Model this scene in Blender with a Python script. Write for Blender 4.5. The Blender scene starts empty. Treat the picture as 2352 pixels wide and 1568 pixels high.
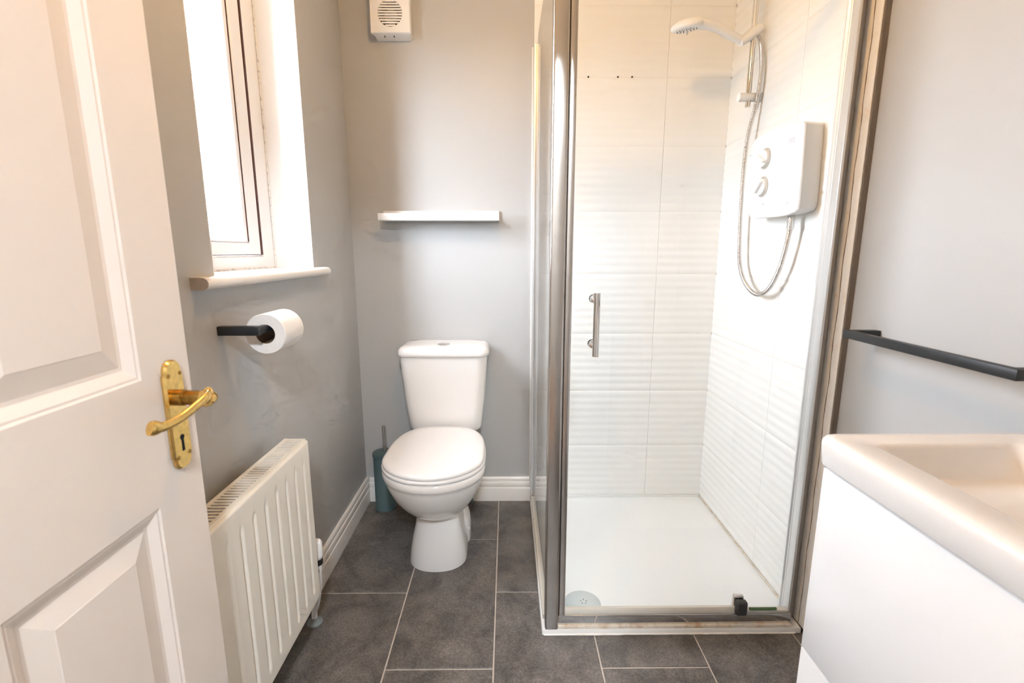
import bpy, bmesh, math, random
from mathutils import Vector, Matrix

random.seed(7)
scene = bpy.context.scene
COL = scene.collection
PI = math.pi

# ------------------------------------------------------------------ camera
cam_data = bpy.data.cameras.new('camera')
cam = bpy.data.objects.new('camera', cam_data)
COL.objects.link(cam)
cam_data.sensor_width = 36.0
cam_data.lens = 36.0 * 1104.5 / 2352.0
cam_data.clip_start = 0.02
cam.location = (0.0, 0.0, 1.15)
cam.rotation_euler = (PI / 2 - 0.1851, 0.0, -0.0098)
cam_data.dof.use_dof = True
cam_data.dof.focus_distance = 2.0
cam_data.dof.aperture_fstop = 5.6
scene.camera = cam

# ------------------------------------------------------------------ world: even overcast daylight
world = bpy.data.worlds.new('overcast_sky')
scene.world = world
world.use_nodes = True
bg = world.node_tree.nodes['Background']
bg.inputs['Strength'].default_value = 59.0
_nt = world.node_tree
_tc = _nt.nodes.new('ShaderNodeTexCoord')
_sx = _nt.nodes.new('ShaderNodeSeparateXYZ')
_cr = _nt.nodes.new('ShaderNodeValToRGB')
_cr.color_ramp.elements[0].position = 0.49          # ground
_cr.color_ramp.elements[0].color = (0.17, 0.165, 0.16, 1)
_cr.color_ramp.elements[1].position = 0.50          # overcast sky
_cr.color_ramp.elements[1].color = (0.93, 1.0, 1.12, 1)
_mr = _nt.nodes.new('ShaderNodeMapRange')
_mr.inputs['From Min'].default_value = -1.0
_nt.links.new(_tc.outputs['Generated'], _sx.inputs[0])
_nt.links.new(_sx.outputs['Z'], _mr.inputs['Value'])
_nt.links.new(_mr.outputs['Result'], _cr.inputs['Fac'])
_nt.links.new(_cr.outputs['Color'], bg.inputs['Color'])

# sampling portal for the daylight of the window opening
pl = bpy.data.lights.new('window_portal', 'AREA')
pl.shape = 'RECTANGLE'
pl.size = 0.62
pl.size_y = 1.02
pl.cycles.is_portal = True
po = bpy.data.objects.new('window_portal', pl)
COL.objects.link(po)
po.location = (-0.905, 1.377, 1.60)
po.rotation_euler = (0, -PI / 2, 0)

BULB = 158.0        # ceiling bulb emission (warm)
FILL = 310.0        # emission of the added front-fill lamp, out of view

# ------------------------------------------------------------------ exposure
scene.view_settings.view_transform = 'Standard'
scene.view_settings.look = 'None'
scene.view_settings.gamma = 1.0
scene.view_settings.use_curve_mapping = False
scene.view_settings.exposure = 0.22
scene.cycles.use_denoising = True
scene.cycles.max_bounces = 7
scene.cycles.diffuse_bounces = 4
scene.cycles.glossy_bounces = 3
scene.cycles.transparent_max_bounces = 10
scene.cycles.sample_clamp_indirect = 6.0
scene.cycles.use_adaptive_sampling = True
scene.cycles.adaptive_threshold = 0.14
scene.cycles.adaptive_min_samples = 12
scene.cycles.use_light_tree = False
scene.cycles.caustics_reflective = False
scene.cycles.caustics_refractive = False

# ------------------------------------------------------------------ dimensions (metres)
XL = -0.658      # left wall face
XR = 0.915       # painted right wall face
XT = 0.902       # tile face on the right wall
D = 2.096        # back wall face
DT = 2.086       # tile face on the back wall
YF = -0.01       # front wall face (door wall)
ZC = 2.36        # ceiling
WY0, WY1, WZ0, WZ1 = 1.093, 1.661, 1.07, 2.10   # window opening


# ------------------------------------------------------------------ materials
def srgb(r, g, b):
    def f(c):
        c /= 255.0
        return c / 12.92 if c <= 0.04045 else ((c + 0.055) / 1.055) ** 2.4
    return (f(r), f(g), f(b), 1.0)


def mat(name, col, rough=0.5, metal=0.0, spec=0.5, coat=0.0, bump=0.0, bscale=60.0, mottle=0.0, mscale=8.0,
        sheen=0.0):
    m = bpy.data.materials.new(name)
    m.use_nodes = True
    nt = m.node_tree
    b = nt.nodes['Principled BSDF']
    b.inputs['Base Color'].default_value = col
    b.inputs['Roughness'].default_value = rough
    b.inputs['Metallic'].default_value = metal
    b.inputs['Specular IOR Level'].default_value = spec
    if coat:
        b.inputs['Coat Weight'].default_value = coat
        b.inputs['Coat Roughness'].default_value = 0.04
    tc = nt.nodes.new('ShaderNodeTexCoord')
    if bump:
        n = nt.nodes.new('ShaderNodeTexNoise')
        n.inputs['Scale'].default_value = bscale
        n.inputs['Detail'].default_value = 2
        nt.links.new(tc.outputs['Object'], n.inputs['Vector'])
        bp = nt.nodes.new('ShaderNodeBump')
        bp.inputs['Strength'].default_value = bump
        bp.inputs['Distance'].default_value = 0.002
        nt.links.new(n.outputs['Fac'], bp.inputs['Height'])
        nt.links.new(bp.outputs['Normal'], b.inputs['Normal'])
    if mottle:
        n2 = nt.nodes.new('ShaderNodeTexNoise')
        n2.inputs['Scale'].default_value = mscale
        n2.inputs['Detail'].default_value = 6
        nt.links.new(tc.outputs['Object'], n2.inputs['Vector'])
        r = nt.nodes.new('ShaderNodeMapRange')
        r.inputs['From Min'].default_value = 0.3
        r.inputs['From Max'].default_value = 0.7
        r.inputs['To Min'].default_value = 1.0 - mottle
        r.inputs['To Max'].default_value = 1.0 + mottle
        nt.links.new(n2.outputs['Fac'], r.inputs['Value'])
        mx = nt.nodes.new('ShaderNodeMix')
        mx.data_type = 'RGBA'
        mx.blend_type = 'MULTIPLY'
        mx.inputs['Factor'].default_value = 1.0
        mx.inputs[6].default_value = col
        nt.links.new(r.outputs['Result'], mx.inputs[7])
        nt.links.new(mx.outputs[2], b.inputs['Base Color'])
    return m


def stained(name, col, stain, thresh=0.55, scale=25.0, rough=0.5, soft=0.12, stretch=(1, 1, 1)):
    """a base colour with irregular dirt or rust patches"""
    m = mat(name, col, rough)
    nt = m.node_tree
    b = nt.nodes['Principled BSDF']
    tc = nt.nodes.new('ShaderNodeTexCoord')
    mp = nt.nodes.new('ShaderNodeMapping')
    mp.inputs['Scale'].default_value = stretch
    n = nt.nodes.new('ShaderNodeTexNoise')
    n.inputs['Scale'].default_value = scale
    n.inputs['Detail'].default_value = 6
    n.inputs['Roughness'].default_value = 0.65
    r = nt.nodes.new('ShaderNodeMapRange')
    r.inputs['From Min'].default_value = thresh - soft
    r.inputs['From Max'].default_value = thresh + soft
    mx = nt.nodes.new('ShaderNodeMix')
    mx.data_type = 'RGBA'
    mx.inputs[6].default_value = col
    mx.inputs[7].default_value = stain
    nt.links.new(tc.outputs['Object'], mp.inputs['Vector'])
    nt.links.new(mp.outputs['Vector'], n.inputs['Vector'])
    nt.links.new(n.outputs['Fac'], r.inputs['Value'])
    nt.links.new(r.outputs['Result'], mx.inputs['Factor'])
    nt.links.new(mx.outputs[2], b.inputs['Base Color'])
    return m


def glass_mat(name, tint, ior=1.45, rough=0.0):
    """thin clear pane: straight transmission with a Fresnel reflection on the outer faces"""
    m = bpy.data.materials.new(name)
    m.use_nodes = True
    nt = m.node_tree
    nt.nodes.remove(nt.nodes['Principled BSDF'])
    out = nt.nodes['Material Output']
    tr = nt.nodes.new('ShaderNodeBsdfTransparent')
    tr.inputs['Color'].default_value = tint
    gl = nt.nodes.new('ShaderNodeBsdfGlossy')
    gl.inputs['Roughness'].default_value = rough
    fr = nt.nodes.new('ShaderNodeFresnel')
    fr.inputs['IOR'].default_value = ior
    ge = nt.nodes.new('ShaderNodeNewGeometry')
    inv = nt.nodes.new('ShaderNodeMath')
    inv.operation = 'SUBTRACT'
    inv.inputs[0].default_value = 1.0
    mu = nt.nodes.new('ShaderNodeMath')
    mu.operation = 'MULTIPLY'
    nt.links.new(ge.outputs['Backfacing'], inv.inputs[1])
    nt.links.new(fr.outputs['Fac'], mu.inputs[0])
    nt.links.new(inv.outputs[0], mu.inputs[1])
    mix = nt.nodes.new('ShaderNodeMixShader')
    nt.links.new(mu.outputs[0], mix.inputs[0])
    nt.links.new(tr.outputs[0], mix.inputs[1])
    nt.links.new(gl.outputs[0], mix.inputs[2])
    nt.links.new(mix.outputs[0], out.inputs['Surface'])
    return m


def emit_mat(name, col, strength):
    m = bpy.data.materials.new(name)
    m.use_nodes = True
    nt = m.node_tree
    nt.nodes.remove(nt.nodes['Principled BSDF'])
    e = nt.nodes.new('ShaderNodeEmission')
    e.inputs['Color'].default_value = col
    e.inputs['Strength'].default_value = strength
    nt.links.new(e.outputs[0], nt.nodes['Material Output'].inputs['Surface'])
    return m


def slate_mat():
    m = mat('slate_tile', srgb(92, 88, 86), 0.42, spec=0.4)
    nt = m.node_tree
    b = nt.nodes['Principled BSDF']
    tc = nt.nodes.new('ShaderNodeTexCoord')
    oi = nt.nodes.new('ShaderNodeObjectInfo')
    ad = nt.nodes.new('ShaderNodeVectorMath')
    ad.operation = 'ADD'
    sc = nt.nodes.new('ShaderNodeVectorMath')
    sc.operation = 'SCALE'
    sc.inputs['Scale'].default_value = 37.0
    nt.links.new(oi.outputs['Random'], sc.inputs[0])
    nt.links.new(tc.outputs['Object'], ad.inputs[0])
    nt.links.new(sc.outputs[0], ad.inputs[1])
    n1 = nt.nodes.new('ShaderNodeTexNoise')
    n1.inputs['Scale'].default_value = 9
    n1.inputs['Detail'].default_value = 8
    n1.inputs['Roughness'].default_value = 0.62
    n1.inputs['Distortion'].default_value = 0.6
    n2 = nt.nodes.new('ShaderNodeTexNoise')
    n2.inputs['Scale'].default_value = 190
    n2.inputs['Detail'].default_value = 5
    for n in (n1, n2):
        nt.links.new(ad.outputs[0], n.inputs['Vector'])
    cr = nt.nodes.new('ShaderNodeValToRGB')
    cr.color_ramp.elements[0].position = 0.32
    cr.color_ramp.elements[0].color = srgb(80, 76, 73)
    cr.color_ramp.elements[1].position = 0.72
    cr.color_ramp.elements[1].color = srgb(128, 122, 117)
    nt.links.new(n1.outputs['Fac'], cr.inputs['Fac'])
    cr2 = nt.nodes.new('ShaderNodeMapRange')
    cr2.inputs['From Min'].default_value = 0.35
    cr2.inputs['From Max'].default_value = 0.68
    cr2.inputs['To Min'].default_value = 0.72
    cr2.inputs['To Max'].default_value = 1.30
    nt.links.new(n2.outputs['Fac'], cr2.inputs['Value'])
    mx = nt.nodes.new('ShaderNodeMix')
    mx.data_type = 'RGBA'
    mx.blend_type = 'MULTIPLY'
    mx.inputs['Factor'].default_value = 1.0
    nt.links.new(cr.outputs['Color'], mx.inputs[6])
    nt.links.new(cr2.outputs['Result'], mx.inputs[7])
    nt.links.new(mx.outputs[2], b.inputs['Base Color'])
    bp = nt.nodes.new('ShaderNodeBump')
    bp.inputs['Strength'].default_value = 0.25
    bp.inputs['Distance'].default_value = 0.001
    nt.links.new(n2.outputs['Fac'], bp.inputs['Height'])
    nt.links.new(bp.outputs['Normal'], b.inputs['Normal'])
    return m


M = {}
M['wall'] = mat('grey_wall_paint', srgb(187, 187, 186), 0.42, spec=0.35)
M['white_paint'] = mat('white_wall_paint', srgb(238, 238, 238), 0.55)
M['ceiling'] = mat('ceiling_paint', srgb(236, 234, 230), 0.8)
M['hall'] = mat('hall_paint', srgb(190, 184, 177), 0.7)
M['hall_floor'] = mat('hall_carpet', srgb(128, 104, 84), 0.95)
M['gloss'] = mat('white_gloss_paint', srgb(245, 241, 236), 0.28, spec=0.5)
M['door'] = mat('door_gloss_paint', srgb(238, 228, 219), 0.24, spec=0.5)
M['upvc'] = mat('white_upvc', srgb(242, 243, 246), 0.25)
M['gasket'] = mat('brown_gasket', srgb(70, 30, 22), 0.6)
M['mould'] = stained('mouldy_sealant', srgb(235, 233, 230), srgb(158, 152, 146), 0.6, 60, 0.6, 0.08)
M['endgrain'] = mat('bare_end_grain', srgb(205, 190, 176), 0.7, mottle=0.08, mscale=60)
M['slate'] = slate_mat()
M['grout'] = mat('pale_grout', srgb(200, 190, 178), 0.8, mottle=0.1, mscale=30)
M['tile'] = mat('white_wave_tile', srgb(248, 247, 244), 0.16, spec=0.5)
M['tile_grout'] = mat('white_tile_grout', srgb(236, 231, 223), 0.8)
M['trim_dark'] = mat('taupe_edge', srgb(122, 110, 100), 0.6)
M['sealant'] = stained('aged_sealant', srgb(252, 248, 241), srgb(236, 218, 194), 0.66, 18, 0.45)
M['crack'] = mat('dark_crack', srgb(120, 88, 54), 0.8)
M['rust'] = stained('rusty_sealant', srgb(236, 228, 214), srgb(188, 150, 108), 0.6, 22, 0.5, 0.14)
M['chrome'] = mat('polished_chrome', (0.80, 0.79, 0.78, 1), 0.07, 1.0)
M['satin_chrome'] = mat('brushed_chrome', (0.72, 0.69, 0.67, 1), 0.26, 1.0)
M['post'] = mat('satin_post_chrome', (0.66, 0.63, 0.605, 1), 0.2, 1.0)
M['cover'] = mat('satin_channel_cover', srgb(196, 188, 180), 0.4, 0.35)
M['alu'] = mat('silver_profile', (0.86, 0.87, 0.89, 1), 0.38, 0.75)
M['glass'] = glass_mat('clear_shower_glass', (0.992, 0.997, 0.993, 1))
M['pane'] = glass_mat('window_glass', (0.97, 0.98, 0.98, 1))
M['acrylic'] = mat('white_acrylic', srgb(244, 244, 242), 0.3)
M['plastic'] = mat('white_plastic', srgb(244, 244, 244), 0.3)
M['plastic_edge'] = mat('pale_grey_plastic', srgb(214, 212, 210), 0.35)
M['dark_slot'] = mat('dark_slot', srgb(62, 44, 28), 0.8)
M['black_hole'] = mat('black_hole', srgb(10, 9, 8), 0.9)
M['ring'] = mat('grey_beige_ring', srgb(186, 180, 172), 0.35)
M['print'] = mat('faint_lilac_print', srgb(214, 212, 228), 0.5)
M['porcelain'] = mat('white_porcelain', srgb(243, 239, 235), 0.1, coat=0.3)
M['seat'] = mat('white_seat_plastic', srgb(245, 242, 240), 0.16)
M['teal'] = mat('slate_teal_plastic', srgb(80, 101, 105), 0.35)
M['grey_pipe'] = mat('grey_pipe', srgb(120, 128, 130), 0.4)
M['rad'] = mat('radiator_enamel', srgb(240, 235, 224), 0.3)
M['rad_dark'] = mat('radiator_inside', srgb(120, 104, 86), 0.8)
M['black'] = mat('matt_black_metal', srgb(38, 40, 43), 0.42, spec=0.5)
M['paper'] = mat('tissue_paper', srgb(246, 243, 240), 0.95, spec=0.1, bump=0.3, bscale=180)
M['card'] = mat('cardboard_core', srgb(120, 96, 74), 0.9)
M['brass'] = mat('polished_brass', (0.83, 0.56, 0.19, 1), 0.22, 1.0, mottle=0.12, mscale=120)
M['brass_dark'] = mat('tarnished_brass', (0.42, 0.24, 0.06, 1), 0.3, 1.0, mottle=0.4, mscale=90)
M['cab'] = mat('white_gloss_lacquer', srgb(246, 246, 246), 0.14)
M['ceramic'] = mat('basin_ceramic', srgb(244, 240, 236), 0.14, coat=0.2)
M['dark_plastic'] = mat('charcoal_plastic', srgb(66, 68, 72), 0.55)
M['seal_strip'] = mat('milky_seal', srgb(222, 218, 208), 0.3)
M['green'] = mat('green_glass_edge', srgb(84, 116, 72), 0.2)
M['drain'] = mat('pale_grey_drain', srgb(206, 212, 210), 0.3)
M['black_cap'] = mat('black_valve_band', srgb(24, 24, 24), 0.5)


# ------------------------------------------------------------------ object helpers
WORLD = {}


def empty(name, loc):
    o = bpy.data.objects.new(name, None)
    o.empty_display_size = 0.05
    COL.objects.link(o)
    o.location = loc
    WORLD[o] = Vector(loc)
    return o


def tag(o, label, cat, group=None, kind=None):
    o['label'] = label
    o['category'] = cat
    if group:
        o['group'] = group
    if kind:
        o['kind'] = kind
    return o


def link(name, me, parent, wloc):
    o = bpy.data.objects.new(name, me)
    COL.objects.link(o)
    w = Vector(wloc)
    WORLD[o] = w
    if parent is not None:
        o.parent = parent
        o.location = w - WORLD[parent]
    else:
        o.location = w
    return o


def build(name, verts, faces, m, parent=None, smooth=True, angle=35, mats=None, fmat=None):
    """one mesh object in world coordinates; its origin goes to the middle of its base"""
    vs = [Vector(v) for v in verts]
    lo = Vector((min(v.x for v in vs), min(v.y for v in vs), min(v.z for v in vs)))
    hi = Vector((max(v.x for v in vs), max(v.y for v in vs), max(v.z for v in vs)))
    c = Vector(((lo.x + hi.x) / 2, (lo.y + hi.y) / 2, lo.z))
    me = bpy.data.meshes.new(name)
    me.from_pydata([tuple(v - c) for v in vs], [], faces)
    bm = bmesh.new()
    bm.from_mesh(me)
    bmesh.ops.recalc_face_normals(bm, faces=bm.faces)
    bm.to_mesh(me)
    bm.free()
    for x in (mats or [m]):
        me.materials.append(x)
    if fmat:
        for p, i in zip(me.polygons, fmat):
            p.material_index = i
    if smooth:
        me.shade_smooth()
        me.set_sharp_from_angle(angle=math.radians(angle))
    me.update()
    return link(name, me, parent, c)


def box_geo(x0, x1, y0, y1, z0, z1):
    v = [(x0, y0, z0), (x1, y0, z0), (x1, y1, z0), (x0, y1, z0), (x0, y0, z1), (x1, y0, z1), (x1, y1, z1), (x0, y1, z1)]
    f = [(0, 3, 2, 1), (4, 5, 6, 7), (0, 1, 5, 4), (1, 2, 6, 5), (2, 3, 7, 6), (3, 0, 4, 7)]
    return v, f


def join(*geos):
    V, F = [], []
    for v, f in geos:
        n = len(V)
        V += list(v)
        F += [tuple(i + n for i in q) for q in f]
    return V, F


def box(name, x0, x1, y0, y1, z0, z1, m, parent=None, bevel=0.0, seg=2):
    v, f = box_geo(x0, x1, y0, y1, z0, z1)
    if bevel:
        bm = bmesh.new()
        vv = [bm.verts.new(p) for p in v]
        for q in f:
            bm.faces.new([vv[i] for i in q])
        bmesh.ops.bevel(bm, geom=list(bm.edges), offset=bevel, segments=seg, profile=0.5, affect='EDGES')
        bm.verts.index_update()
        v = [tuple(p.co) for p in bm.verts]
        f = [tuple(p.index for p in q.verts) for q in bm.faces]
        bm.free()
    return build(name, v, f, m, parent, smooth=bool(bevel))


def boxes(name, lst, m, parent=None):
    v, f = join(*[box_geo(*b) for b in lst])
    return build(name, v, f, m, parent, smooth=False)


def loft_geo(rings, cap0=True, cap1=True, close=False):
    n = len(rings[0])
    V = [p for r in rings for p in r]
    F = []
    k = len(rings)
    for i in range(k if close else k - 1):
        a, b = i * n, ((i + 1) % k) * n
        for j in range(n):
            F.append((a + j, a + (j + 1) % n, b + (j + 1) % n, b + j))
    if not close:
        if cap0:
            F.append(tuple(range(n))[::-1])
        if cap1:
            F.append(tuple(range((k - 1) * n, k * n)))
    return V, F


def loft(name, rings, m, parent=None, cap0=True, cap1=True, close=False, angle=40):
    v, f = loft_geo(rings, cap0, cap1, close)
    return build(name, v, f, m, parent, angle=angle)


def prism_geo(outline, axis, d0, d1):
    """outline of 2D points extruded along an axis: X -> (y, z), Y -> (x, z), Z -> (x, y)"""
    def P(a, b, d):
        return {'X': (d, a, b), 'Y': (a, d, b), 'Z': (a, b, d)}[axis]
    return loft_geo([[P(a, b, d0) for a, b in outline], [P(a, b, d1) for a, b in outline]])


def prism(name, outline, axis, d0, d1, m, parent=None, angle=35):
    v, f = prism_geo(outline, axis, d0, d1)
    return build(name, v, f, m, parent, angle=angle)


def circ(c, r, axis='Z', n=24, r2=None, a0=0.0):
    out = []
    r2 = r if r2 is None else r2
    for i in range(n):
        t = 2 * PI * i / n + a0
        a, b = r * math.cos(t), r2 * math.sin(t)
        out.append({'Z': (c[0] + a, c[1] + b, c[2]), 'X': (c[0], c[1] + a, c[2] + b),
                    'Y': (c[0] + a, c[1], c[2] + b)}[axis])
    return out


def lathe(name, c, prof, m, parent=None, axis='Z', n=24, angle=40):
    """profile of (radius, offset along the axis) turned about the axis through c"""
    k = {'X': 0, 'Y': 1, 'Z': 2}[axis]
    rings = []
    for r, d in prof:
        cc = list(c)
        cc[k] += d
        rings.append(circ(cc, max(r, 1e-5), axis, n))
    return loft(name, rings, m, parent, angle=angle)


def catmull(pts, sub=8):
    P = [Vector(p) for p in pts]
    P = [P[0] * 2 - P[1]] + P + [P[-1] * 2 - P[-2]]
    out = []
    for i in range(1, len(P) - 2):
        a, b, c, d = P[i - 1], P[i], P[i + 1], P[i + 2]
        for s in range(sub):
            t = s / sub
            out.append(0.5 * ((2 * b) + (c - a) * t + (2 * a - 5 * b + 4 * c - d) * t * t
                              + (3 * b - a - 3 * c + d) * t ** 3))
    out.append(P[-2])
    return out


def tube_geo(path, rad, n=12, flat=None, up=(0, 0, 1)):
    """sweep along a path; rad is a number or list; flat = list of width factors along the second axis"""
    P = [Vector(p) for p in path]
    k = len(P)
    R = rad if isinstance(rad, (list, tuple)) else [rad] * k
    Fl = flat if flat else [1.0] * k
    rings = []
    u = Vector(up)
    for i in range(k):
        t = (P[min(i + 1, k - 1)] - P[max(i - 1, 0)]).normalized()
        u = (u - t * u.dot(t))
        if u.length < 1e-6:
            u = t.orthogonal()
        u.normalize()
        w = t.cross(u)
        rings.append([tuple(P[i] + u * (R[i] * math.cos(2 * PI * j / n)) + w * (R[i] * Fl[i] * math.sin(2 * PI * j / n)))
                      for j in range(n)])
    return loft_geo(rings)


def tube(name, path, rad, m, parent=None, n=12, flat=None, up=(0, 0, 1), angle=50):
    v, f = tube_geo(path, rad, n, flat, up)
    return build(name, v, f, m, parent, angle=angle)


def rrect(a0, a1, b0, b1, r, n=6):
    """rounded rectangle outline, 4 * (n + 1) points, anticlockwise from the (a1, b0) corner"""
    out = []
    for (ca, cb, t0) in ((a1 - r, b0 + r, -PI / 2), (a1 - r, b1 - r, 0), (a0 + r, b1 - r, PI / 2), (a0 + r, b0 + r, PI)):
        for i in range(n + 1):
            t = t0 + (PI / 2) * i / n
            out.append((ca + r * math.cos(t), cb + r * math.sin(t)))
    return out


# ================================================================== THE ROOM
# ---- floor with single slate tiles
floor = boxes('floor', [(XL - 0.1, XR + 0.1, -0.11, D + 0.05, -0.06, -0.0025)], M['grout'])
tag(floor, 'pale grout bed under the dark slate floor tiles', 'floor', kind='structure')
PX, PY = 0.3045, 0.6185
G = 0.0022
cols = [-0.6498 + PX * i for i in range(6)]
edges_x = [XL] + cols[0:1]
tile_cache = {}


def floor_tile(x0, x1, y0, y1):
    key = (round(x1 - x0, 4), round(y1 - y0, 4))
    if key not in tile_cache:
        w, h = (x1 - x0) / 2, (y1 - y0) / 2
        e = 0.0012
        rings = [[(-w, -h, -0.006), (w, -h, -0.006), (w, h, -0.006), (-w, h, -0.006)],
                 [(-w, -h, -e), (w, -h, -e), (w, h, -e), (-w, h, -e)],
                 [(-w + e, -h + e, 0), (w - e, -h + e, 0), (w - e, h - e, 0), (-w + e, h - e, 0)]]
        v, f = loft_geo(rings)
        me = bpy.data.meshes.new('floor_tile')
        me.from_pydata(v, [], f)
        me.materials.append(M['slate'])
        tile_cache[key] = me
    return link('floor_tile', tile_cache[key], floor, ((x0 + x1) / 2, (y0 + y1) / 2, 0))


for i in range(6):
    x0 = cols[i]
    x1 = min(x0 + PX, XR)
    base = 1.467 if i % 2 == 0 else 1.158
    ys = [base + PY * k for k in range(-4, 4)]
    for y0 in ys:
        a, b = max(y0, -0.10), min(y0 + PY, D)
        if b - a < 0.012 or x1 - x0 < 0.02:
            continue
        if x0 > 0.12 and a > 1.30:
            continue                       # wholly under the shower tray
        xa = XL if i == 0 else x0 + G
        floor_tile(xa, x1 - G if i < 5 else XR, a + (G if a > -0.09 else 0), b - (G if b < D - 1e-4 else 0))

# ---- walls
wl = boxes('wall_left', [(XL - 0.25, XL, -0.12, WY0, -0.05, ZC), (XL - 0.25, XL, WY1, D + 0.1, -0.05, ZC),
                         (XL - 0.25, XL, WY0, WY1, -0.05, WZ0), (XL - 0.25, XL, WY0, WY1, WZ1, ZC)], M['wall'])
tag(wl, 'grey painted left wall with the window opening', 'wall', kind='structure')
wb = boxes('wall_back', [(XL, XR + 0.1, D, D + 0.1, -0.05, ZC)], M['wall'])
tag(wb, 'grey painted back wall behind the toilet, tiled inside the shower', 'wall', kind='structure')
wr = boxes('wall_right', [(XR, XR + 0.1, -0.12, D, -0.05, ZC)], M['wall'])
tag(wr, 'pale grey right wall behind the towel rail, tiled inside the shower', 'wall', kind='structure')
wf = boxes('wall_front', [(XL, -0.525, -0.12, YF, -0.05, ZC), (0.262, XR, -0.12, YF, -0.05, ZC),
                          (-0.525, 0.262, -0.12, YF, 2.01, ZC)], M['wall'])
tag(wf, 'grey wall with the doorway the camera looks in from', 'wall', kind='structure')
ce = boxes('ceiling', [(XL - 0.25, XR + 0.1, -0.12, D + 0.1, ZC, ZC + 0.08)], M['ceiling'])
tag(ce, 'white painted bathroom ceiling', 'ceiling', kind='structure')

# ---- landing behind the camera
hw = boxes('wall_hall', [(-1.05, -0.95, -1.9, -0.12, -0.05, ZC), (1.25, 1.35, -1.9, -0.12, -0.05, ZC),
                         (-1.05, 1.35, -2.0, -1.9, -0.05, ZC), (-1.05, XL, -0.14, -0.12, -0.05, ZC),
                         (XR, 1.35, -0.14, -0.12, -0.05, ZC), (-1.05, 1.35, -2.0, -0.12, ZC, ZC + 0.08)], M['hall'])
tag(hw, 'warm beige walls of the landing outside the door', 'wall', kind='structure')
hf = boxes('floor_hall', [(-1.05, 1.35, -2.0, -0.11, -0.06, 0.0)], M['hall_floor'])
tag(hf, 'brown carpet of the landing outside the door', 'floor', kind='structure')

# ---- wave tiles in the shower
TZ0, TP = 0.012, 0.2605
wave_cache = {}


def wave_mesh(w, h):
    key = (round(w, 4), round(h, 4))
    if key in wave_cache:
        return wave_cache[key]
    nw = max(1, round(h / 0.0323))
    N = nw * 6
    rows = []
    for i in range(N + 1):
        z = h * i / N
        ph = 2 * PI * nw * i / N
        d = 0.0014 * (0.5 - 0.5 * math.cos(ph)) ** 0.8
        if i in (0, N):
            d = -0.0012
        rows.append((z, d))
    V, F = [], []
    hw_ = w / 2
    # face at local -Y, body towards +Y
    for z, d in rows:
        V += [(-hw_, -d, z), (hw_, -d, z)]
    for i in range(N):
        a = 2 * i
        F.append((a, a + 1, a + 3, a + 2))
    n0 = len(V)
    V += [(-hw_, 0.0092, 0), (hw_, 0.0092, 0), (-hw_, 0.0092, h), (hw_, 0.0092, h)]
    F.append((1, 0, n0, n0 + 1))
    F.append((2 * N, 2 * N + 1, n0 + 3, n0 + 2))
    F.append(tuple([2 * i for i in range(N, -1, -1)] + [n0, n0 + 2])[::-1])
    F.append(tuple([2 * i + 1 for i in range(N + 1)] + [n0 + 3, n0 + 1])[::-1])
    me = bpy.data.meshes.new('wave_tile')
    me.from_pydata(V, [], F)
    me.materials.append(M['tile'])
    bm = bmesh.new()
    bm.from_mesh(me)
    bmesh.ops.recalc_face_normals(bm, faces=bm.faces)
    bm.to_mesh(me)
    bm.free()
    me.shade_smooth()
    me.set_sharp_from_angle(angle=math.radians(40))
    wave_cache[key] = me
    return me


TG = 0.0014
hole_host = None
rows_z = []
z = 0.020
k = 0
while z < ZC - 0.01:
    z1 = min(TZ0 + TP * (k + 1), ZC - 0.002)
    rows_z.append((z, z1))
    z = z1
    k += 1
for (z0, z1) in rows_z:
    for (x0, x1) in ((0.108, 0.643), (0.643, XT)):
        o = link('wave_tile', wave_mesh(x1 - x0 - TG, z1 - z0 - TG), wb, ((x0 + x1) / 2, DT, z0 + TG / 2))
        if z0 < 1.838 < z1 and x0 < 0.5:
            hole_host = o
    for (y0, y1) in ((1.2655, 1.584), (1.584, DT)):
        o = link('wave_tile', wave_mesh(y1 - y0 - TG, z1 - z0 - TG), wr, (XT, (y0 + y1) / 2, z0 + TG / 2))
        o.rotation_euler = (0, 0, -PI / 2)
# grout beds behind the tiles
box('tile_grout', 0.110, XT, DT + 0.0014, D, 0.02, ZC - 0.002, M['tile_grout'], wb)
box('tile_grout', XT + 0.0014, XR, 1.268, DT, 0.02, ZC - 0.002, M['tile_grout'], wr)
for hx in (0.326, 0.445, 0.502):
    lathe('drill_hole', (hx, DT - 0.0022, 1.837), [(0.0032, 0), (0.0032, 0.004)], M['black_hole'], hole_host, 'Y', 10)
# raw tile edge and sealant outside the enclosure
box('tile_edge_trim', XT - 0.001, XR - 0.0002, 1.2600, 1.2652, 0.0, ZC - 0.002, M['trim_dark'], wr)
n = 70
out_l, out_r = [], []
for i in range(n + 1):
    zz = 0.02 + (2.2 - 0.02) * i / n
    out_l.append((1.3225 + 0.0006 * math.sin(i * 1.7) + random.uniform(-0.0004, 0.0004), zz))
    out_r.append((1.2960 + 0.0016 * math.sin(i * 0.9 + 1) + random.uniform(-0.0008, 0.0008), zz))


def ribbon(name, L, Rr, x0, x1, m, parent):
    rings = []
    for a, b in zip(L, Rr):
        e = (a[0] - b[0]) * 0.08
        rings.append([(x1, a[0], a[1]), (x0 + 0.0004, a[0], a[1]), (x0, a[0] - e, a[1]), (x0, b[0] + e, b[1]), (x0 + 0.0004, b[0], b[1]), (x1, b[0], b[1])])
    return loft(name, rings, m, parent, angle=20)


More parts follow.
